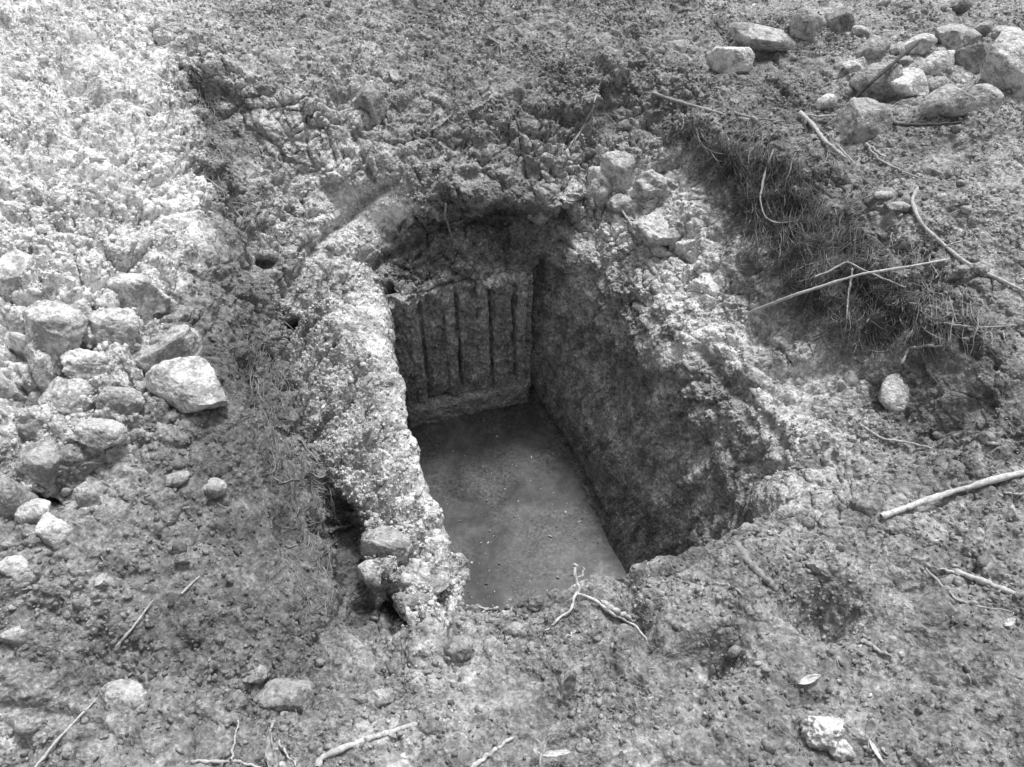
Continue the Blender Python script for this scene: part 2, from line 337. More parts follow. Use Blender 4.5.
D = np.zeros(Pos.shape[:2]); D[near] = d * am; grain[near] *= .36 + .38 * clump

# footprints, hollows and cavities pressed into the ground: (u, v, z, rx, ry, depth)
PosD = Pos + Nb * D[:, :, None]
qy_ = PosD[:, :, 1] * CT - (PosD[:, :, 2] - CAMZ) * ST; qz_ = PosD[:, :, 1] * ST + (PosD[:, :, 2] - CAMZ) * CT
Uc = 512 + FPX * PosD[:, :, 0] / np.maximum(qy_, .05); Vc = 383.5 - FPX * qz_ / np.maximum(qy_, .05)
Uc[:, rk < .2] = 1e5; Uc[qy_ < .3] = 1e5
def surf(u, v):                                  # the spot of the ground that lies there
    m = ((Uc - u) ** 2 + (Vc - v) ** 2) + (qy_ - qy_.min()) * 2; i = np.unravel_index(np.argmin(m), m.shape); return Pos[i]
def dent(u, v, z, r, depth, sq=1.0, ang=0.):
    c = surf(u, v); q = Pos - c; ca, sa = math.cos(ang), math.sin(ang)
    a = q[:, :, 0] * ca + q[:, :, 1] * sa; b = (-q[:, :, 0] * sa + q[:, :, 1] * ca) * sq
    dd = (a * a + b * b + q[:, :, 2] ** 2 * .6) / (r * r)
    return -depth * np.exp(-dd ** 1.6)
for a in [(820, 602, -.08, .085, .16, 1.1, .3), (706, 655, -.07, .08, .09, 1.5, .2), (915, 582, -.05, .055, .05, 1.2, .4), (870, 690, -.02, .06, .015), (930, 500, -.08, .05, .03),
          (601, 94, .0, .036, .10), (650, 122, 0, .07, .05, 2.6), (585, 130, 0, .07, .05, 2.6), (575, 118, -.08, .05, .05, 2.), (560, 120, -.08, .06, .04, 2.),
          (215, 172, .1, .05, .06, 1.5, -.9), (240, 200, .0, .05, .07, 1.5, -.9), (272, 38, .1, .06, .04), (250, 375, -.1, .05, .05, 1.6, -1.1),
          (315, 495, -.3, .04, .05), (290, 540, -.18, .06, .04, 1.6, -1.1), (395, 605, -.3, .05, .13, 1.4), (380, 622, -.28, .05, .06), (385, 660, -.1, .06, .03, 2.2),
          (960, 412, -.12, .09, .06, 2.2, .3), (1010, 392, -.08, .07, .05, 2.2, .3), (880, 395, -.15, .04, .04), (594, 354, -.62, .035, .045, 1.6, -.6), (560, 330, -.7, .05, .02, 1, 0), (700, 450, -.6, .06, .03, 1.5, -.8), (640, 420, -.8, .05, .025, 2, -.8), (260, 680, 0, .05, .035, 2), (120, 285, .2, .05, .06), (60, 490, .05, .05, .07, 1), (35, 395, .15, .05, .05),
          (800, 330, -.2, .05, .03), (780, 395, -.3, .07, .05, 3, -.8), (700, 300, -.3, .05, .03, 2, -.8), (770, 470, -.35, .06, .05, 2.5, -.9),
          (345, 95, .05, .05, .06), (530, 170, -.1, .04, .05), (470, 175, -.12, .05, .04, 2.), (640, 610, -.11, .07, .04, 2.2, .3)]:
    D += dent(*a)
def ridge(pts, z0, w, h):                       # gentle raised or sunk line along the ground
    c = [surf(p[0], p[1]) for p in pts]; best = np.full(Pos.shape[:2], 9.)
    for a, b in zip(c, c[1:]):
        ab = b - a; t = np.clip(((Pos - a) @ ab) / (ab @ ab), 0, 1); q = Pos - a - t[:, :, None] * ab
        best = np.minimum(best, np.sqrt((q ** 2).sum(2)))
    return h * np.exp(-(best / w) ** 2)
D += ridge([(524, 391), (560, 447), (596, 522), (625, 580), (650, 640)], -1.285, .022, -.05)
D += ridge([(700, 350), (735, 395), (752, 425)], 0, .02, -.03)
D += ridge([(2, 705), (50, 712), (90, 722), (115, 740)], 0, .012, -.02)
D += ridge([(225, 195, .02), (262, 248, -.15), (286, 300, -.28), (298, 340, -.34), (320, 434, -.37), (344, 530, -.37), (366, 616, -.33)], 0, .03, -.028)
D += ridge([(228, 205), (250, 235), (266, 262), (288, 306), (300, 330)], 0, .016, -.06)
D += ridge([(384, 186), (352, 214), (315, 245), (290, 290)], 0, .020, -.055)
D += ridge([(335, 92), (352, 128), (372, 178)], 0, .014, -.04)
D += ridge([(376, 264), (420, 238), (468, 213), (520, 212), (562, 214)], 0, .022, -.06)
D += ridge([(650, 228), (668, 245), (690, 262)], 0, .012, -.04)
D += ridge([(735, 380), (760, 415), (785, 450)], 0, .018, -.018)
D += ridge([(338, 500, -.37), (346, 540, -.37), (366, 616, -.33)], 0, .02, -.05)
D += ridge([(225, 195, .02), (262, 248, -.15), (286, 300, -.28)], 0, .04, -.03)
# combed soil on the slope between the left bank and the pale rim, and on the root bank
k_an = np.interp(np.arange(NA), np.concatenate([[0], np.cumsum(CS)]), np.arange(NC + 1))
burrow = np.zeros_like(Pos)                      # burrows run forward and down, not straight in
for (u, v, r, dp, dr) in [(290, 317, .030, .24, (-.1, .75, -.65)), (390, 606, .045, .16, (-.2, .6, -.75)), (601, 96, .028, .16, (.1, .9, -.4)), (346, 520, .03, .1, (-.3, .6, -.7)), (110, 286, .03, .1, (-.2, .8, -.6)), (30, 507, .035, .12, (-.2, .7, -.7)), (268, 262, .02, .08, (-.1, .8, -.6))]:
    burrow += -dent(u, v, 0, r, dp)[:, :, None] * np.array(dr)
Pos = Pos + Nb * D[:, :, None] + burrow
# patchy tone
tn = np.ones(len(fl)); tn += .30 * vnoise(fl, 2.3, 21) + .28 * vnoise(fl, 6, 22) + .2 * vnoise(wp, 18, 23) + .16 * (id1 - .5) + .2 * (id2 - .5)
T_ = np.ones(Pos.shape[:2]); T_[near] = np.clip(tn, .35, 1.8)
# smears and scrapes running down the cut walls
st_ = fl * np.array([2.2, 2.2, .7]); sc_ = vnoise(st_, 9, 71) + .6 * vnoise(fl, 4, 72)
wl_ = ((rk > .3) & (rk < 3.2))[None, :].repeat(NA, 0)[near]
T_[near] *= np.where(wl_, np.clip(1 + .55 * sc_, .55, 1.9), 1)
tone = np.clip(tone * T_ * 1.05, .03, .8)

NV = NA * NR
idx = np.arange(NV).reshape(NA, NR)
a = idx[:, :-1]; b = np.roll(idx, -1, 0)[:, :-1]; c = np.roll(idx, -1, 0)[:, 1:]; e = idx[:, 1:]
Fq = np.stack([a, e, c, b], 2)                   # (NA, NR-1, 4)
V = Pos.reshape(-1, 3)
def subgrid(name, mask, mat):
    F = Fq[mask]; used, inv = np.unique(F.ravel(), return_inverse=True)
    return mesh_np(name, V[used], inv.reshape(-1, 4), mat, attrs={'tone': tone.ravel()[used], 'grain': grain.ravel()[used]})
cs = np.concatenate([[0], np.cumsum(CS)])
ja = np.arange(NA)[:, None]; jr = np.arange(NR - 1)[None, :]
right = (ja >= cs[5]) & (ja < cs[12] + CS[12] // 2) & (jr < ringpos[2])
left = ((ja >= cs[18] + CS[18] // 2)) & (jr < ringpos[5])
backm = (ja < cs[5]) & (jr < ringpos[2])
tag(subgrid('ground', ~(right | left | backm), M_soil), 'crumbly dug earth around the pit', kind='structure')
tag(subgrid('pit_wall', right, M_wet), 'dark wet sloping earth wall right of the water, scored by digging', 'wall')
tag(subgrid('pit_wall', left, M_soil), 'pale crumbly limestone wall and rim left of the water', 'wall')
carved = bpy.data.objects.new('carved_wall', None); S.collection.objects.link(carved)
carved.location = (0, 0, 0)
tag(carved, 'dark end wall above the water with raised vertical ribs', 'wall')
bo = subgrid('backing', backm, M_wet); bo.parent = carved

# coarse copy for finding where things rest
st = 3
Pc = Pos[::st, ::st].copy(); na, nr = Pc.shape[:2]
ic = np.arange(na * nr).reshape(na, nr); A = ic[:, :-1]; B = np.roll(ic, -1, 0)[:, :-1]; Cc = np.roll(ic, -1, 0)[:, 1:]; E = ic[:, 1:]
bvh = BVHTree.FromPolygons(Pc.reshape(-1, 3).tolist(), np.stack([A, E, Cc, B], 2).reshape(-1, 4).tolist())
O = Vector((0, 0, CAMZ))
def hit(u, v):
    d = Vector(ray(u, v)).normalized(); h = bvh.ray_cast(O, d)
    if h[0] is None or h[0].z < WZ:              # the open bottom of the loft: the water lies there
        h = (O + d * ((WZ - CAMZ) / d.z), Vector((0, 0, 1)))
    n = h[1]
    if n.dot(d) > 0: n = -n
    return h[0], n, (h[0] - O).dot(Vector((0, CT, -ST)))

# ------------------------------------------------------------------ water
def grid_sheet(poly, n, z):
    x0, y0 = poly.min(0); x1, y1 = poly.max(0)
    X, Y = np.meshgrid(np.linspace(x0, x1, n), np.linspace(y0, y1, n), indexing='ij')
    Vv = np.stack([X.ravel(), Y.ravel(), np.full(n * n, z)], 1); i = np.arange(n * n).reshape(n, n)
    return Vv, np.stack([i[:-1, :-1], i[1:, :-1], i[1:, 1:], i[:-1, 1:]], 2).reshape(-1, 4)
m = bpy.data.materials.new('muddy_water'); m.use_nodes = True; nt = m.node_tree; L = nt.links; bs = nt.nodes['Principled BSDF']
pos = N(nt, 'ShaderNodeNewGeometry').outputs['Position']
nz = N(nt, 'ShaderNodeTexNoise', Scale=3.2, Detail=5, Roughness=.6, Distortion=.8); L.new(pos, nz.inputs['Vector'])
nz2 = N(nt, 'ShaderNodeTexNoise', Scale=22, Detail=8, Roughness=.75, Distortion=.4); L.new(pos, nz2.inputs['Vector'])
nz4 = N(nt, 'ShaderNodeTexNoise', Scale=70, Detail=5, Roughness=.7); L.new(pos, nz4.inputs['Vector'])
nz5 = N(nt, 'ShaderNodeTexNoise', Scale=4.5, Detail=2); L.new(pos, nz5.inputs['Vector'])
lit = math_(nt, 'MULTIPLY', math_(nt, 'SUBTRACT', nz4.outputs['Fac'], .5), maprange(nt, nz5.outputs['Fac'], .4, .6, .2, 3.2))      # drowned leaf litter in patches
cv0 = math_(nt, 'MULTIPLY', maprange(nt, nz.outputs['Fac'], .35, .65, .075, .17), maprange(nt, nz2.outputs['Fac'], .3, .75, .6, 1.5))
cv = math_(nt, 'MULTIPLY', cv0, math_(nt, 'MAXIMUM', math_(nt, 'ADD', lit, 1), .3))
cc = N(nt, 'ShaderNodeCombineColor')
for i in range(3): L.new(cv, cc.inputs[i])
L.new(cc.outputs[0], bs.inputs['Base Color']); bs.inputs['Roughness'].default_value = .16; bs.inputs['IOR'].default_value = 1.33; bs.inputs['Specular IOR Level'].default_value = .3
nz3 = N(nt, 'ShaderNodeTexNoise', Scale=14, Detail=2); L.new(pos, nz3.inputs['Vector'])
bp = N(nt, 'ShaderNodeBump', Strength=.12, Distance=.01); L.new(nz3.outputs['Fac'], bp.inputs['Height']); L.new(bp.outputs[0], bs.inputs['Normal'])
pw = np.array([[-.75, .8], [.85, 2.8]]); Vv, Ff = grid_sheet(pw, 12, WZ)
tag(mesh_np('water', Vv, Ff, m), 'shallow muddy water standing in the bottom of the pit', kind='structure')
# drowned leaf litter and specks on the water
def rocks_soup(pts, sizes, nrm, flat, seed, sub=1):
    import bmesh
    bm = bmesh.new(); bmesh.ops.create_icosphere(bm, subdivisions=sub, radius=1)
    bv = np.array([v.co[:] for v in bm.verts]); bf = np.array([[v.index for v in f.verts] for f in bm.faces]); bm.free()
    n = len(pts); r = np.random.default_rng(seed); nv = len(bv)
    sc = sizes[:, None] * r.uniform(.45, 1.35, (n, 3)) ; sc[:, 2] *= flat
    jit = 1 + r.uniform(-.36, .36, (n, nv, 1)); X = bv[None] * jit * sc[:, None, :]
    q = r.normal(size=(n, 4)); q[:, 1:3] *= .45; q /= np.linalg.norm(q, axis=1, keepdims=True)
    w, x, y, z = q.T
    Rm = np.stack([np.stack([1 - 2 * (y * y + z * z), 2 * (x * y - z * w), 2 * (x * z + y * w)], 1), np.stack([2 * (x * y + z * w), 1 - 2 * (x * x + z * z), 2 * (y * z - x * w)], 1),
                   np.stack([2 * (x * z - y * w), 2 * (y * z + x * w), 1 - 2 * (x * x + y * y)], 1)], 1)
    X = np.einsum('nij,nvj->nvi', Rm, X) + pts[:, None, :]
    return X.reshape(-1, 3), (bf[None] + (np.arange(n) * nv)[:, None, None]).reshape(-1, 3), nv
n = 900; t1 = rng.uniform(0, 1, n); t2 = rng.uniform(0, 1, n) ** .5
FLb, FRb = np.array([-.02, .98]), np.array([.6, 1.2])
xy = (BL * (1 - t1)[:, None] + BR * t1[:, None]) * (1 - t2)[:, None] + (FLb * (1 - t1)[:, None] + FRb * t1[:, None]) * t2[:, None]
Xs, Fs, nv = rocks_soup(np.column_stack([xy, np.full(n, WZ + .0005)]), .0014 + .0075 * rng.uniform(0, 1, n) ** 4, None, .3, 3)
tag(mesh_np('floating_specks', Xs, Fs, M_gravel, attrs={'tone': np.repeat(rng.uniform(.22, .65, n), nv)}), 'tiny pale specks and leaf crumbs scattered over the muddy water', 'debris', kind='stuff')

# ------------------------------------------------------------------ carved end wall: ribs, panels and footing
bd = (BR - BL); bl = np.linalg.norm(bd); bd = bd / bl; bn = np.array([bd[1], -bd[0]])     # bn points at the viewer
def wall_pt(s, z, out): return np.array([BL[0] + bd[0] * s + bn[0] * out, BL[1] + bd[1] * s + bn[1] * out, z])
def slab(name, s0, s1, z0, z1, th, tone_, parent, seed, rough=.004, ns=60, nzz=90, lean=0., off=.012, edge=.012, grooves=()):
    sg = np.linspace(-1, 1, ns); zg = np.linspace(-1, 1, nzz); Sg, Zg = np.meshgrid(sg, zg, indexing='ij')
    # rounded box front: out falls at the edges
    ex = np.minimum(1, (1 - np.abs(Sg)) * (s1 - s0) / 2 / edge); ez = np.minimum(1, (1 - np.abs(Zg)) * (z1 - z0) / 2 / edge)
    k = np.sqrt(np.clip(1 - (1 - ex) ** 2, 0, 1)) * np.sqrt(np.clip(1 - (1 - ez) ** 2, 0, 1))
    s = (s0 + s1) / 2 + Sg * (s1 - s0) / 2 + lean * (Zg + 1) / 2; z = (z0 + z1) / 2 + Zg * (z1 - z0) / 2
    q = np.stack([s.ravel(), z.ravel(), np.full(s.size, seed * 3.7)], 1)
    nn = vnoise(q, 12, seed) * 1.6 + vnoise(q, 30, seed + 1) + .7 * vnoise(q, 80, seed + 2)
    s = s + (vnoise(q, 7, seed + 5) * .010).reshape(s.shape)
    out = off + k * th + k * rough * nn.reshape(s.shape)
    for g in grooves: out = out - (.034 + .010 * np.sin(z * 17 + g * 40)) * np.exp(-np.abs((s - g) / .0085) ** 4) * ((z > -1.15) & (z < -.55))
    X = np.stack([BL[0] + bd[0] * s + bn[0] * out, BL[1] + bd[1] * s + bn[1] * out, z], 2).reshape(-1, 3)
    i = np.arange(s.size).reshape(ns, nzz); F = np.stack([i[:-1, :-1], i[1:, :-1], i[1:, 1:], i[:-1, 1:]], 2).reshape(-1, 4)
    tn = tone_ * (1 + .25 * vnoise(q, 10, seed + 9) + .2 * vnoise(q, 40, seed + 8))
    return mesh_np(name, X, F, M_wet, parent, attrs={'tone': np.clip(tn, .02, .5), 'grain': np.full(s.size, .35)})
slab('wall_face', -.03, bl + .03, FZ, -.50, .014, .42, carved, 51, .024, 260, 220, off=.034, grooves=(.108, .265, .412, .522))
for (s, w, z0, z1, th) in [(.073, .050, -1.17, -.50, .022), (.231, .048, -1.18, -.50, .022), (.378, .048, -1.17, -.50, .022), (.555, .045, -1.19, -.50, .022)]:
    slab('rib', s - w / 2, s + w / 2, z0, z1, th, .48, carved, int(s * 1000), .012, 26, 120, off=.042, edge=.012)
slab('footing', -.02, bl + .02, FZ, -1.175, .05, .44, carved, 77, .006, 140, 50, off=.04, edge=.03)
# slab('lintel', -.02, .36, -.55, -.475, .05, .2, carved, 88, .016, 140, 40, off=.01, edge=.04)
slab('panel_block', .43, .50, -.70, -.60, .02, .38, carved, 93, .003, 30, 30, off=.045, edge=.01)

# ------------------------------------------------------------------ stones
import bmesh
def ico(sub):
    bm = bmesh.new(); bmesh.ops.create_icosphere(bm, subdivisions=sub, radius=1)
    bv = np.array([v.co[:] for v in bm.verts]); bf = np.array([[v.index for v in f.verts] for f in bm.faces]); bm.free(); return bv, bf
ICO = {s: ico(s) for s in (3, 4, 5)}
def stone(name, label, u, v, w, h, tone_, seed, ang=0., sink=.25, depth=None, group=None, cat='stone', cuts=11, lump=.05, sub=4, tilt=0.):
    """u, v centre and w, h size in the photograph; rests on the ground found below"""
    p, nrm, dep = hit(u, v + h * .28)
    mpp = dep / FPX
    sx = w * mpp * .52; sz = h * mpp * .52
    sy = depth if depth else (sx + sz) * .45
    r = np.random.default_rng(seed); bv, bf = ICO[sub]; X = bv.copy()
    for _ in range(cuts):
        dn = r.normal(size=3); dn /= np.linalg.norm(dn); dd = r.uniform(.50, .86)
        ov = np.clip(X @ dn - dd, 0, None); X -= ov[:, None] * dn * .93
    X /= np.abs(X).max(0)
    off = seed * 7.13; q = X + off
    X *= (1 + lump * vnoise(q, 2.2, seed)[:, None] + lump * .6 * vnoise(q, 5, seed + 1)[:, None] + lump * .5 * vnoise(q, 11, seed + 2)[:, None] + .016 * vnoise(q, 24, seed + 3)[:, None])
    X *= np.array([sx, sy, sz * 1.08])
    o = mesh_np(name, X, bf, stone_mat(min(.8, tone_ * 1.25 + .03)))
    o.rotation_euler = (R(-20) + tilt, R(-ang), R(r.uniform(-15, 15)))
    c = Vector(p); up = Vector((0, ST, CT))         # lift the centre so its outline sits over (u, v)
    c = c + up * (h * .28 * mpp) - Vector(ray(u, v)).normalized() * 0.0
    d = Vector(ray(u, v)).normalized(); c = c + nrm * sz * (.5 - sink)      # how deep it is sunk
    c = O + d * ((c - O).length)
    o.location = c + d * (sz * sink)
    tag(o, label, cat, group); return o
G1 = 'stones heaped at the top right'; G2 = 'stones and clods on the left bank'; G3 = 'pale blocks in the right rim'; G4 = 'lumps at the end of the pale rim'; G5 = 'stones lying in the soil near the viewer'
SL = [
 # name, label, u, v, w, h, tone, seed, ang, sink, group, cuts, lump, sub
 ('stone', 'bright white rock lying alone on dark soil at the top', 730, 63, 44, 30, .62, 1, 5, .2, None, 11, .05),
 ('slab', 'flat pale slab half buried behind the lone white rock', 776, 42, 96, 26, .42, 2, -12, .45, None, 7, .03),
 ('stone', 'blunt grey stone half buried at the left end of the heap', 809, 28, 38, 36, .30, 3, 0, .4, G1, 9, .06),
 ('stone', 'darker grey stone half buried, right of the blunt grey one', 838, 26, 30, 32, .24, 4, 10, .4, G1, 9, .06),
 ('stone', 'small pale stone in front of the half buried grey pair', 859, 34, 20, 14, .48, 5, -15, .2, G1, 10, .04),
 ('stone', 'rounded grey stone behind the upper part of the dark stick', 874, 50, 34, 28, .34, 6, 0, .3, G1, 10, .04),
 ('stone', 'small white chip left of the rounded grey stone', 851, 68, 20, 12, .62, 7, 0, .2, G1, 8, .03),
 ('stone', 'broad flat grey stone crossed by the dark stick', 877, 85, 54, 38, .32, 8, 22, .4, G1, 9, .04),
 ('stone', 'bright blocky stone in the middle of the heap', 906, 88, 44, 32, .62, 9, 6, .2, G1, 12, .04),
 ('stone', 'pale stone at the top end of the dark stick', 919, 47, 32, 20, .58, 10, 20, .2, G1, 10, .04),
 ('stone', 'pale wide stone above the bright blocky one', 936, 62, 38, 26, .60, 11, 10, .15, G1, 11, .04),
 ('stone', 'angular stone with a pale top and dark side near the heap top', 957, 40, 44, 26, .40, 12, -6, .1, G1, 13, .03),
 ('stone', 'small grey stone at the upper edge of the heap', 985, 28, 22, 13, .40, 13, 0, .2, G1, 10, .04),
 ('stone', 'small grey stone touching the huge rock at the frame edge', 1004, 34, 26, 15, .36, 14, 15, .2, G1, 10, .04),
 ('stone', 'oblong mid grey stone leaning between pale stone and huge rock', 971, 59, 42, 28, .30, 15, 38, .15, G1, 9, .04),
 ('boulder', 'huge pale rock cut by the right frame edge', 1010, 72, 62, 72, .48, 16, 30, .15, G1, 9, .06),
 ('stone', 'wedge shaped grey stone with a bright right edge', 950, 104, 58, 34, .38, 17, 24, .25, G1, 10, .03),
 ('stone', 'pale stone tucked behind the wedge shaped one', 987, 100, 36, 26, .40, 18, 5, .2, G1, 12, .04),
 ('boulder', 'large rounded grey rock lowest in the heap', 857, 126, 66, 48, .30, 19, 0, .35, G1, 9, .05),
 ('pebble', 'smooth white pebble beside the large rounded grey rock', 826, 103, 21, 16, .75, 20, 15, .15, G1, 4, .02),
 ('stone', 'stone at the top frame edge above the heap', 956, 7, 28, 22, .32, 21, 0, .25, G1, 9, .05),
 ('stone', 'small stone between the bright blocky one and the wedge', 939, 86, 20, 17, .34, 22, 0, .3, G1, 10, .05),
 ('stone', 'small bright stone left of the stick top', 898, 51, 15, 16, .5, 23, 0, .3, G1, 10, .05),
 ('stone', 'tiny grey stone under the stick between two larger stones', 905, 61, 15, 13, .36, 24, 0, .3, G1, 10, .05),
 ('stone', 'flat pale chip in the soil below the large rounded rock', 885, 196, 24, 9, .4, 25, -8, .3, None, 8, .04),
 ('stone', 'flat grey chip right beside the curled root', 902, 207, 28, 9, .38, 26, 5, .3, None, 8, .04),
 ('stone', 'dark block wedged in the earth high above the pit', 370, 104, 32, 38, .3, 27, 20, .4, None, 10, .06),
 ('block', 'pale upright block leftmost in the right rim', 597, 180, 34, 42, .5, 28, -10, .05, G3, 10, .17),
 ('block', 'tall pale block with a flat face above the thin root', 618, 172, 32, 50, .52, 29, 12, .0, G3, 11, .17),
 ('block', 'grey block under the tall pale one', 626, 208, 36, 28, .36, 30, 0, .15, G3, 10, .17),
 ('block', 'pale block right of the tall one', 655, 190, 50, 42, .48, 31, 15, .25, G3, 10, .17),
 ('block', 'pale overhanging block with shadow below it', 658, 234, 52, 32, .5, 32, -28, .05, G3, 11, .17),
 ('block', 'small pale block at the edge of the shadowed opening', 542, 212, 30, 22, .5, 33, 0, .1, G3, 10, .17),
 ('boulder', 'largest bright rock on the left bank with a dark underside', 189, 392, 86, 60, .56, 40, 3, .15, G2, 10, .07),
 ('boulder', 'broad grey clod right behind the largest bright rock', 166, 352, 88, 46, .40, 41, 6, .35, G2, 9, .09),
 ('boulder', 'bright rough rock at the left, above a flat pale one', 66, 398, 66, 44, .58, 42, 12, .25, G2, 10, .09),
 ('stone', 'flat pale stone with a shadowed gap beneath', 97, 434, 56, 26, .46, 43, -4, .15, G2, 10, .06),
 ('clod', 'white clod at the left frame edge, highest on the bank', 13, 277, 48, 52, .72, 44, 0, .3, G2, 8, .1),
 ('clod', 'pale lump pile on the bank left of the grey clod', 112, 330, 56, 44, .55, 45, 0, .35, G2, 8, .12),
 ('clod', 'pale broad lump below the white clod', 52, 330, 76, 50, .55, 46, 8, .35, G2, 8, .12),
 ('clod', 'pale lump beside the dark crevice high on the bank', 140, 292, 60, 40, .55, 47, 0, .35, G2, 8, .12),
 ('clod', 'white lump above the bright rough rock', 88, 362, 56, 26, .66, 48, 0, .35, G2, 8, .12),
 ('stone', 'squarish grey stone above the dark hollow', 47, 466, 52, 50, .36, 49, -20, .25, G2, 10, .07),
 ('stone', 'grey stone cut by the left frame edge', 11, 496, 44, 54, .30, 50, 0, .25, G2, 10, .05),
 ('stone', 'dark stone above the squarish grey one', 30, 432, 40, 28, .26, 51, 10, .3, G2, 10, .07),
 ('clod', 'brilliant white clod below the dark hollow', 53, 531, 40, 34, .8, 52, 15, .2, G2, 8, .1),
 ('clod', 'pale clod touching the brilliant white one', 36, 514, 38, 30, .55, 53, 0, .3, G2, 8, .1),
 ('clod', 'bright clod low at the left frame edge', 12, 568, 30, 22, .55, 54, 0, .3, G2, 9, .08),
 ('stone', 'grey stone under the flat pale one', 86, 466, 46, 24, .34, 55, 5, .35, G2, 10, .08),
 ('stone', 'upright pale stone left of the flat chips', 88, 496, 26, 34, .40, 56, 0, .35, G2, 10, .07),
 ('stone', 'grey clod left of the largest bright rock', 120, 400, 44, 30, .36, 57, 0, .4, G2, 9, .1),
 ('stone', 'flat grey chip on the smooth slope under the largest rock', 211, 488, 30, 16, .36, 58, 0, .3, None, 9, .05),
 ('stone', 'pale flat chip in the soil left of the smooth slope', 176, 478, 34, 12, .38, 59, 0, .4, None, 9, .05),
 ('stone', 'pale stone at the left frame edge low down', 14, 636, 32, 22, .42, 60, 0, .3, G5, 10, .11),
 ('stone', 'pale flat stone at the upper end of the long straw', 118, 700, 54, 32, .42, 61, 10, .3, G5, 10, .11),
 ('stone', 'small stone with a dark gap beneath it, lower left', 252, 676, 32, 18, .34, 62, 20, .2, G5, 10, .11),
 ('stone', 'broad soil coloured stone mostly buried, lower left', 290, 697, 66, 34, .30, 63, 8, .45, G5, 9, .08),
 ('stone', 'small pale stone under the dark slot in the soil', 376, 699, 32, 18, .40, 64, 0, .3, G5, 10, .12),
 ('stone', 'small pale stone in the soil just below the water', 515, 632, 24, 15, .34, 65, 0, .35, G5, 10, .12),
 ('stone', 'soil coloured stone between the rim and the small pale one', 463, 650, 38, 28, .3, 66, 25, .4, G5, 10, .14),
 ('stone', 'round stone at the bottom near the upright dry leaf', 585, 748, 20, 18, .3, 67, 0, .35, G5, 10, .13),
 ('stone', 'pebble by the bottom frame edge, lower left', 70, 752, 18, 16, .36, 68, 0, .3, G5, 10, .13),
 ('stone', 'grey stone on the lip above the deep footprint', 822, 568, 44, 20, .32, 69, -18, .4, G5, 10, .13),
 ('stone', 'grey stone left of the right-hand hollow', 893, 576, 28, 26, .30, 70, 20, .4, G5, 10, .13),
 ('stone', 'pale stone under the thick peeled stick', 978, 538, 16, 24, .45, 71, 0, .35, G5, 10, .12),
 ('stone', 'white speckled pebble above the thick peeled stick tip', 1010, 515, 18, 22, .42, 72, 0, .35, G5, 10, .12),
 ('stone', 'smooth pale stone exposed in the right bank', 895, 396, 34, 46, .46, 73, -35, .45, None, 7, .05),
 ('lump', 'crumbly lump overhanging the dark gap at the rim end', 425, 578, 64, 30, .46, 80, 0, .3, G4, 8, .12),
 ('lump', 'rounded crumbly lump on the rim above the pale ball', 386, 546, 48, 40, .34, 81, 0, .35, G4, 8, .13),
 ('lump', 'pale ball shaped lump beside the crack', 371, 574, 28, 26, .48, 82, 0, .3, G4, 7, .1),
 ('lump', 'dark lump lowest in the crack at the rim end', 410, 602, 44, 24, .24, 83, 0, .4, G4, 8, .13),
]
for (nm, lab, u, v, w, h, tn, sd_, ang, sink, grp, cuts, lump) in SL:
    stone(nm, lab, u, v, w, h, tn, sd_, ang, sink + {G5: .22, G2: .16, G3: .22, G1: .06}.get(grp, 0), None, grp, {'slab': 'stone', 'boulder': 'rock', 'block': 'block', 'clod': 'clod', 'pebble': 'pebble', 'lump': 'clod', 'stone': 'stone'}[nm], cuts, lump, 5 if w > 40 else 4)

# ------------------------------------------------------------------ twigs, straws, roots
def resample(pts, n):
    pts = np.array(pts, float); seg = np.linalg.norm(np.diff(pts, axis=0), axis=1); s = np.concatenate([[0], np.cumsum(seg)])
    T = np.linspace(0, s[-1], n); Y = np.stack([np.interp(T, s, pts[:, i]) for i in range(pts.shape[1])], 1)
    for _ in range(max(1, n // 14)):
        Y[1:-1] = .5 * Y[1:-1] + .25 * (Y[2:] + Y[:-2])
    return Y
def tube(pts, r0, r1, sides=7, seed=0, knob=.12, tipclose=True):
    n = len(pts); t = np.gradient(pts, axis=0); t /= np.maximum(np.linalg.norm(t, axis=1, keepdims=True), 1e-9)
    ref = np.array([.3, .2, 1.]); a = np.cross(t, ref); a /= np.maximum(np.linalg.norm(a, axis=1, keepdims=True), 1e-9); b = np.cross(t, a)
    r = np.random.default_rng(seed); rad = (r0 + (r1 - r0) * np.linspace(0, 1, n) ** 1.3) * (1 + .15 * np.sin(np.arange(n) * r.uniform(.3, .8) + 2) + knob * r.normal(size=n).clip(-2, 2))
    if tipclose: rad[0] *= .6; rad[-1] *= .35
    th = np.arange(sides) / sides * 2 * math.pi
    X = pts[:, None] + rad[:, None, None] * (np.cos(th)[None, :, None] * a[:, None] + np.sin(th)[None, :, None] * b[:, None])
    i = np.arange(n * sides).reshape(n, sides); j = np.roll(i, -1, 1)
    F = np.stack([i[:-1], j[:-1], j[1:], i[1:]], 2).reshape(-1, 4)
    return X.reshape(-1, 3), F
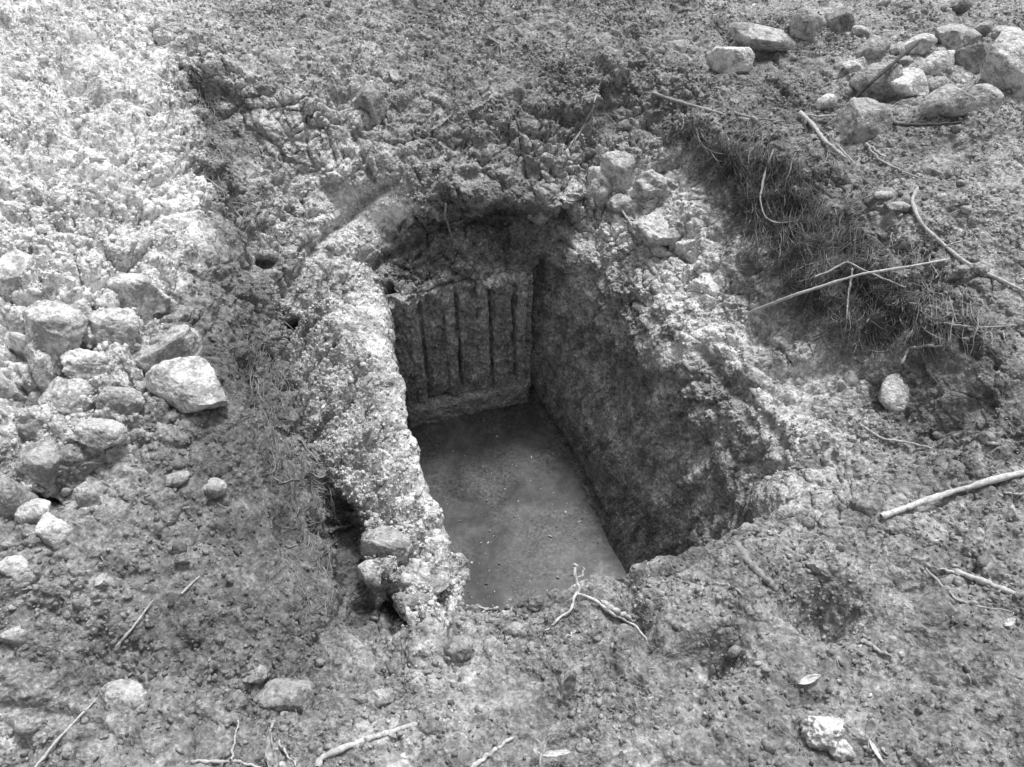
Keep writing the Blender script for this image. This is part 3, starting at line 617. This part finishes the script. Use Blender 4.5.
def ground_path(px, n=36, lift=.004, seed=0, wob=.003, span=False):
    """pixels (u, v[, lift]) -> points just over the ground; span=True bridges straight between its ends"""
    q = []
    for p in px:
        if len(p) == 4: q.append(np.array(P(p[0], p[1], p[3]))); continue      # a known height
        h, nn, dep = hit(p[0], p[1]); l = p[2] if len(p) > 2 else lift
        q.append(np.array(O) + (np.array(h) - np.array(O)) * (1 - l / dep))
    if span:
        d0 = np.linalg.norm(q[0] - np.array(O)); d1 = np.linalg.norm(q[-1] - np.array(O)); m_ = len(q)
        for i in range(1, m_ - 1):
            di = q[i] - np.array(O); L_ = np.linalg.norm(di); t = i / (m_ - 1); q[i] = np.array(O) + di / L_ * min(L_, 1 / ((1 - t) / d0 + t / d1))
    Y = resample(q, n); r = np.random.default_rng(seed)
    w = r.normal(size=Y.shape) ; 
    for _ in range(3): w[1:-1] = .5 * w[1:-1] + .25 * (w[2:] + w[:-2])
    return Y + w * wob
def joined(name, parts, mat, parent=None):
    Vs, Fs, o = [], [], 0
    for X, F in parts: Vs.append(X); Fs.append(F + o); o += len(X)
    return mesh_np(name, np.concatenate(Vs), np.concatenate(Fs), mat, parent)
def twig(name, label, cat, px, wpx, tone_, seed, branches=(), span=False, lift=.004, taper=.6, group=None, wob=.0025):
    mid = px[len(px) // 2]; dep = hit(mid[0], mid[1])[2]; r = wpx * dep / FPX / 2
    main = tube(ground_path(px, 44, lift, seed, wob, span), r, r * taper, 8, seed)
    if not branches:
        o = joined(name, [main], twig_mat(tone_)); return tag(o, label, cat, group)
    o = bpy.data.objects.new(name, None); S.collection.objects.link(o); base = Vector(main[0][0].tolist()); o.location = base
    s = joined('stem', [(main[0] - np.array(base), main[1])], twig_mat(tone_), o)
    for i, (bp_, bw_) in enumerate(branches):
        X, F = tube(ground_path(bp_, 24, lift + .003, seed + i + 1, wob, span), bw_ * dep / FPX / 2, bw_ * dep / FPX / 2 * .5, 6, seed + i)
        joined('branch', [(X - np.array(base), F)], twig_mat(tone_), o)
    return tag(o, label, cat, group)
TG = 'twigs and straws lying on the soil'; RG = 'roots in the banks'
twig('twig', 'brown forked twig left of the heap, ending near the white pebble', 'twig', [(652, 93), (676, 101), (705, 109), (738, 118), (762, 123), (782, 121)], 4.2, .34, 1, [([(735, 113), (755, 119), (775, 120)], 3)], group=TG)
twig('stick', 'short thick pale stick pointing down left of the large rounded rock', 'stick', [(800, 112), (812, 124), (826, 142), (846, 158)], 5.0, .5, 2, [([(796, 113), (820, 117), (838, 114)], 3), ([(838, 146), (850, 158), (856, 166)], 2)], lift=.025, group=TG)
twig('stick', 'straight dark stick leaning across the stone heap', 'stick', [(850, 104, .03), (872, 82, .15), (896, 61, .17), (921, 40, .13)], 4, .07, 3, span=True, taper=.7, wob=.001, group=TG)
twig('stick', 'dark stick lying flat right of the large rounded rock', 'stick', [(893, 124, .05), (925, 125, .05), (962, 123, .04)], 4, .07, 4, group=TG)
twig('root', 'long pale curled root running to the right frame edge', 'root', [(918, 187), (912, 200), (918, 217), (928, 230), (943, 245), (965, 261), (995, 277), (1030, 294)], 4.2, .5, 5, [([(945, 247), (955, 243), (962, 240)], 2)], lift=.012, group=RG, taper=.8)
twig('straw', 'long pale straw spanning the root bank in mid air', 'straw', [(750, 312, .02), (800, 293, .06), (860, 274, .08), (912, 266, .06), (950, 259, .02)], 3.4, .6, 6, span=True, wob=.001, group=TG)
twig('root', 'thin root bent like a hook above the long straw', 'root', [(815, 277, .03), (848, 262, .05), (868, 272, .04), (905, 287, .02)], 2.4, .42, 7, span=False, group=RG)
twig('root', 'short pale root kinked down on the right bank', 'root', [(903, 362), (908, 348), (930, 346), (957, 345)], 3.2, .46, 8, lift=.01, group=RG)
twig('root', 'thin pale root lying level on the right bank', 'root', [(936, 323), (965, 326), (990, 328), (1016, 325)], 2.6, .4, 9, lift=.01, group=RG)
twig('root', 'pale jointed root on the soil below the exposed smooth stone', 'root', [(855, 418), (868, 430), (880, 437), (905, 442), (936, 449)], 3, .5, 10, lift=.008, group=RG)
twig('stick', 'thick peeled pale stick entering from the right frame edge', 'stick', [(881, 517), (910, 506), (945, 494), (985, 482), (1032, 470)], 6.5, .62, 11, lift=.012, wob=.001, group=TG, taper=.95)
twig('stick', 'pale split stick lower right, with a ragged left end', 'stick', [(955, 571), (975, 578), (1000, 588), (1034, 600)], 6, .55, 12, [([(958, 574), (946, 570), (940, 568)], 3.5)], lift=.01, wob=.0015, group=TG, taper=.8)
twig('root', 'thin bent root left of the split stick', 'root', [(922, 566), (938, 582), (955, 598), (978, 607), (1010, 611)], 2.6, .42, 13, lift=.008, group=RG)
twig('root', 'white forked root standing up at the near edge of the water', 'root', [(576, 562, 0, -.08), (576, 575, 0, -.10), (578, 592, 0, -.125), (572, 606, .01), (556, 622), (546, 632)], 3.4, .6, 14,
     [([(578, 592, 0, -.125), (594, 602, .02), (612, 612, .015), (632, 624, .01), (650, 643)], 3.4), ([(577, 582, 0, -.11), (582, 572, 0, -.095), (582, 567, 0, -.085)], 2.5), ([(566, 640), (572, 632), (576, 628)], 2)], group=RG, wob=.006)
twig('stick', 'short thick pale stick beside the white forked root', 'stick', [(602, 602, .012), (615, 610, .012), (632, 620, .012)], 6, .5, 15, group=TG)
twig('stick', 'stout pale stick at the bottom, kinked at its left end', 'stick', [(318, 768), (319, 759), (340, 749), (370, 738), (396, 730), (418, 724)], 6.5, .6, 16, lift=.012, wob=.001, group=TG, taper=.8)
twig('straw', 'long thin straw rising from the bottom left to the flat stone', 'straw', [(32, 772), (55, 742), (76, 720), (98, 698)], 3.2, .55, 17, lift=.012, wob=.0008, group=TG)
twig('straw', 'straight thin straw above the flat stone, lower left', 'straw', [(116, 647), (128, 633), (140, 618), (153, 600)], 2.6, .5, 18, lift=.008, wob=.0006, group=TG)
twig('straw', 'very short straw, uppermost in the lower left soil', 'straw', [(181, 594), (190, 585), (200, 576)], 2.6, .5, 19, lift=.008, wob=.0006, group=TG)
twig('twig', 'thin upright twig over the level one at the bottom left', 'twig', [(231, 762), (235, 740), (238, 718)], 2.6, .5, 20, lift=.012, group=TG)
twig('twig', 'level pale twig on the bottom frame edge', 'twig', [(190, 762), (215, 761), (240, 762), (262, 768)], 3.6, .5, 21, lift=.01, group=TG)
twig('root', 'thin crooked root right of the level twig at the bottom', 'root', [(273, 722), (270, 732), (282, 745), (288, 758), (300, 768)], 2.8, .5, 22, lift=.008, group=RG)
twig('stick', 'short pale stick on the bottom frame edge left of the white sprig', 'stick', [(468, 772), (488, 754), (512, 738)], 5, .55, 23, lift=.01, group=TG)
twig('stick', 'soil coated grey stick half buried above the footprint', 'stick', [(735, 543), (748, 560), (762, 575), (776, 590)], 10, .3, 24, lift=.004, group=TG)
twig('twig', 'thin pale twig in the soil left of the footprints', 'twig', [(714, 583), (730, 586), (745, 594)], 2.6, .42, 25, lift=.006, group=TG)
twig('twig', 'small dark edged twig right of the deep footprint', 'twig', [(862, 640), (872, 646), (880, 652), (891, 655)], 4.5, .4, 26, lift=.006, group=TG)
twig('root', 'pale thin root hanging before the tall pale block', 'root', [(611, 203, .03), (622, 210, .03), (634, 229, .02)], 3.2, .5, 27, group=RG)
twig('root', 'wavy root hanging over the dark opening left of its middle', 'root', [(446, 203, .03), (445, 215, .04), (449, 228, .05), (452, 236, .04)], 2.4, .32, 28, group=RG)
twig('root', 'tiny straight root right of the dark opening', 'root', [(552, 241, .02), (562, 232, .02)], 2.2, .4, 29, group=RG)
twig('root', 'forked root hanging in the cavity at the upper right of the pit', 'root', [(603, 76, .02), (598, 88, .05), (594, 102, .05), (590, 120, .05), (570, 144, .03)], 2.6, .36, 30, [([(596, 95, .05), (583, 97, .04), (580, 110, .03)], 2), ([(594, 105, .05), (584, 125, .03), (573, 145, .02)], 2)], group=RG)
twig('root', 'curled root on the dark soil at the top middle', 'root', [(487, 36), (500, 44), (502, 56), (496, 60)], 2.6, .36, 31, lift=.008, group=RG)
twig('root', 'looping root drooping from the top of the root bank', 'root', [(773, 150, .02), (765, 170, .03), (760, 200, .04), (765, 218, .04), (780, 224, .03), (802, 219, .02)], 2.4, .36, 32, group=RG)
twig('root', 'drooping root under the hooked one', 'root', [(852, 268, .03), (849, 290, .04), (847, 312, .03), (846, 332, .02)], 2.2, .34, 33, group=RG)
twig('twig', 'thin twig near the rock heap pointing to the curled root', 'twig', [(868, 148), (880, 160), (900, 170), (918, 178)], 2.6, .4, 34, lift=.008, group=TG)
twig('twig', 'short pale twig under the large rounded rock', 'twig', [(866, 144, .012), (876, 151, .012), (886, 158, .01)], 3, .5, 35, group=TG)
twig('root', 'faint root arching over the far soil at the upper left', 'root', [(258, 236), (236, 212), (222, 190), (200, 172)], 1.8, .45, 36, lift=.006, group=RG)
twig('twig', 'small pale twig in the soil right of the deep footprint rim', 'twig', [(1004, 492), (1016, 494), (1030, 493)], 2.6, .45, 37, group=TG, lift=.006)
twig('root', 'thin root along the crack left of the pale rim', 'root', [(300, 440), (318, 462), (330, 490), (336, 520)], 1.8, .32, 38, group=RG, lift=.008)

# fine rootlets hanging in the banks: nobody could count them
def rootlets(name, label, region, n, tone_, seed, lpx=(25, 75), wpx=.62, down=(-.15, 1), z0=.03):
    r = np.random.default_rng(seed); parts = []
    poly = region
    for i in range(n):
        if i % 9 == 0: ca, cb, cang = r.uniform(0, 1), r.uniform(0, 1), r.normal() * .5
        a, b = np.clip([ca + r.normal() * .03, cb + r.normal() * .05], 0, 1); P0 = np.array(poly[0]); P1 = np.array(poly[1]); P2 = np.array(poly[2]); P3 = np.array(poly[3])
        c = (P0 * (1 - a) + P1 * a) * (1 - b) + (P3 * (1 - a) + P2 * a) * b
        l = r.uniform(*lpx) * (.4 + .6 * r.uniform()); ang = math.atan2(down[1], down[0]) + cang + r.normal() * .25
        px = []; x, y = c
        for k in range(5):
            px.append((x, y)); x += math.cos(ang) * l / 4; y += math.sin(ang) * l / 4; ang += r.normal() * .55
        q = []
        for k, (x, y) in enumerate(px):
            h = bvh.ray_cast(O, Vector(ray(x, y)).normalized())[0]
            if h is None: break
            q.append(np.array(h) + (np.array(O) - np.array(h)) * (.001 + z0 * math.sin(math.pi * (k + .3) / 5.3) * r.uniform(.05, .5)))
        if len(q) < 5: continue
        rr = wpx * float(np.clip(r.lognormal(-.25, .45), .3, 2.4)) * np.linalg.norm(q[0] - np.array(O)) / FPX / 2
        parts.append(tube(resample(q, 12), rr, rr * .5, 3, seed + i, .1))
    return tag(joined(name, parts, twig_mat(tone_)), label, 'roots', kind='stuff')
rootlets('fine_roots', 'mat of fine dark roots hanging from the right bank', [(700, 130), (790, 150), (960, 330), (840, 340)], 2300, .12, 61, down=(-.45, 1))
rootlets('fine_roots', 'fuzz of thin paler roots over the right bank', [(660, 100), (820, 130), (1010, 330), (840, 340)], 380, .34, 62, down=(-.6, 1), lpx=(20, 60), wpx=.8)
rootlets('fine_roots', 'fine roots hanging in the cavities over the pit', [(530, 95), (700, 100), (700, 160), (540, 165)], 220, .18, 63, lpx=(10, 35))
rootlets('fine_roots', 'thin roots combed down the smooth slope left of the rim', [(230, 300), (275, 330), (345, 600), (290, 600)], 380, .26, 64, lpx=(20, 60), down=(.35, 1), wpx=.9, z0=.008)
rootlets('fine_roots', 'thin roots along the edge of the pale spoil heap', [(150, 60), (190, 60), (290, 250), (240, 250)], 260, .26, 65, lpx=(15, 50), down=(.5, 1), wpx=.9, z0=.008)

# ------------------------------------------------------------------ leaves, sprigs, lime lump
def leaf_mesh(l, w, seed, curl=.4):
    n, k = 12, 7; t = np.linspace(0, 1, n); s = np.linspace(-1, 1, k); T, Sg = np.meshgrid(t, s, indexing='ij')
    wd = w * np.sin(math.pi * np.clip(T * .96 + .02, 0, 1)) ** .8 * (1 - .3 * T)
    q = np.stack([T * 3 + seed, Sg, T * 0], 2).reshape(-1, 3); nn = vnoise(q, 2, seed).reshape(T.shape)
    X = np.stack([Sg * wd, T * l, curl * l * (T ** 2) * .4 + np.abs(Sg) * wd * .35 + nn * .12 * l], 2)
    i = np.arange(n * k).reshape(n, k); F = np.stack([i[:-1, :-1], i[1:, :-1], i[1:, 1:], i[:-1, 1:]], 2).reshape(-1, 4)
    V2 = X.reshape(-1, 3); V2b = V2 + np.array([0, 0, .0012]); nV = len(V2)      # thin but real thickness
    return np.concatenate([V2b, V2]), np.concatenate([F, F[:, ::-1] + nV])
def leaf(name, label, u, v, lpx, wpx, ang, pitch, tone_, seed, parent=None, cat='leaf', group='dry leaves on the soil', lift=.006):
    h, nn, dep = hit(u, v); X, F = leaf_mesh(lpx * dep / FPX, wpx * dep / FPX / 2, seed)
    o = mesh_np(name, X, F, twig_mat(tone_))
    o.location = h + nn * lift; o.rotation_euler = (pitch, 0, ang)
    return tag(o, label, cat, group)
leaf('dry_leaf', 'upright dry leaf with a pale edge near the bottom middle', 563, 702, 36, 16, R(-35), R(50), .36, 3)
leaf('dry_leaf', 'narrow pale leaf blade beside the upright dry leaf', 562, 702, 34, 7, R(18), R(50), .5, 4)
leaf('dry_leaf', 'small white leaf above the lime lump', 797, 684, 24, 9, R(-75), R(10), .7, 5)
leaf('dry_leaf', 'pale pointed leaf spike on the bottom frame edge', 270, 772, 38, 10, R(0), R(35), .65, 6)
leaf('dry_leaf', 'little white leaf in the soil at the lower left', 95, 587, 16, 11, R(-40), R(10), .6, 7)
leaf('dry_leaf', 'narrow pale leaf scrap in the dark soil of the upper middle', 470, 110, 26, 7, R(-80), R(15), .42, 8)
leaf('dry_leaf', 'pale broad leaf scrap lying in the soil left of the curled root', 398, 82, 16, 10, R(30), R(15), .45, 9)
leaf('dry_leaf', 'pale narrow leaf scrap above the dark opening on the left', 430, 130, 26, 7, R(-60), R(15), .45, 10)
leaf('dry_leaf', 'small light leaf next to the thick peeled stick', 1004, 628, 14, 8, R(-60), R(10), .6, 11)
def sprig(label, u, v, blades, tone_, seed):
    h, nn, dep = hit(u, v); o = bpy.data.objects.new('sprig', None); S.collection.objects.link(o); o.location = h
    k = dep / FPX
    X, F = tube(resample([(0, 0, -.01), (0, .2 * 14 * k, .01), (.002, 14 * k, .02)], 8), 2.2 * k / 2 * 1.3, 1.4 * k / 2, 6, seed)
    joined('stem', [(X, F)], twig_mat(tone_), o)
    for i, (l, w, a, pt) in enumerate(blades):
        X, F = leaf_mesh(l * k, w * k / 2, seed + i); b = mesh_np('leaf', X, F, twig_mat(tone_), o)
        b.rotation_euler = (R(pt), 0, R(a)); b.location = (.002, 10 * k, .015)
    return tag(o, label, 'sprig', 'bleached sprigs')
sprig('bleached sprig with narrow leaves right of the lime lump', 868, 752, [(30, 5, -38, 40), (26, 11, 22, 55), (26, 5, -165, 0), (14, 5, 60, 15)], .78, 21)
sprig('bleached broken sprig on the bottom frame edge, middle', 540, 768, [(22, 14, 35, 50), (20, 6, -20, 30), (34, 7, -88, 6)], .72, 31)
stone('lime_lump', 'crumpled white lime lump left of the bleached sprig', 824, 731, 46, 36, .8, 90, -30, .3, None, None, 'lime', 7, .22, 5)
stone('lime_lump', 'small white lime piece touching the crumpled lump from below', 842, 750, 26, 20, .78, 91, -20, .35, None, None, 'lime', 7, .2, 4)

# ------------------------------------------------------------------ loose crumbs and gravel on the soil
dA = np.linalg.norm(np.cross(np.roll(Pos, -1, 0)[:, :-1] - Pos[:, :-1], Pos[:, 1:] - Pos[:, :-1]), axis=2)
vis = (rk[:-1] > 2.2)[None, :] & (rk[:-1] < 8.15)[None, :] & np.ones((NA, 1), bool)
steep = np.clip(Nb[:, :-1, 2], .12, 1)
wgt = (dA * vis * steep * (.5 + amp[:, :-1])).ravel()
def scatter(name, label, n, smin, smax, powr, seed, flat, sub, tmul):
    r = np.random.default_rng(seed); w = wgt
    cl = np.ones(Pos.shape[:2]); cl[near] = np.clip(.9 + 2.2 * vnoise(fl, 5, seed), .05, 3); w = w * cl[:, :-1].ravel()
    ch = r.choice(len(w), n, p=w / w.sum()); ai, ri = np.divmod(ch, NR - 1)
    sz = smin + (smax - smin) * r.uniform(0, 1, n) ** powr
    p = Pos[ai, ri] + Nb[ai, ri] * (sz * .25)[:, None] + r.uniform(-.002, .002, (n, 3))
    X, F, nv = rocks_soup(p, sz, None, flat, seed, sub)
    tn = tone[ai, ri] * (r.choice([.6, .85, 1., 1.2, 1.6], n, p=[.15, .25, .3, .2, .1]) if sub == 1 and smax < .01 else r.uniform(.85, 1.3, n)) * tmul
    return tag(mesh_np(name, X, F, M_gravel, smooth=False, attrs={'tone': np.repeat(np.clip(tn, .03, .8), nv)}), label, 'gravel', kind='stuff')
scatter('soil_crumbs', 'fine soil crumbs and grit strewn all over the dug earth', 85000, .0018, .0085, 2.2, 71, .8, 1, 1.1)
scatter('loose_clods', 'small loose clods strewn over the dug earth', 4200, .005, .020, 4.0, 72, .65, 1, 1.1)

# thousands of tiny dead rootlets and straw bits in the soil
def bits(n, seed):
    r = np.random.default_rng(seed); ch = r.choice(len(wgt), n, p=wgt / wgt.sum()); ai, ri = np.divmod(ch, NR - 1); parts = []
    for k in range(n):
        p = Pos[ai[k], ri[k]]; nn = Nb[ai[k], ri[k]]; d = r.normal(size=3); d -= nn * (d @ nn); d /= np.linalg.norm(d); l = r.uniform(.005, .022) * (1 + 2.2 * (r.uniform() > .94))
        bend = np.cross(d, nn) * l * r.uniform(-.4, .4)
        q = np.array([p + nn * .001 - d * l, p + nn * .007 + bend, p + nn * .003 + d * l])
        parts.append(tube(resample(q, 6), r.uniform(.0004, .0011), .0005, 3, k, .1))
    return joined('straw_bits', parts, twig_mat(.42))
tag(bits(3600, 81), 'tiny pale straw and root bits mixed into the soil', 'debris', kind='stuff')
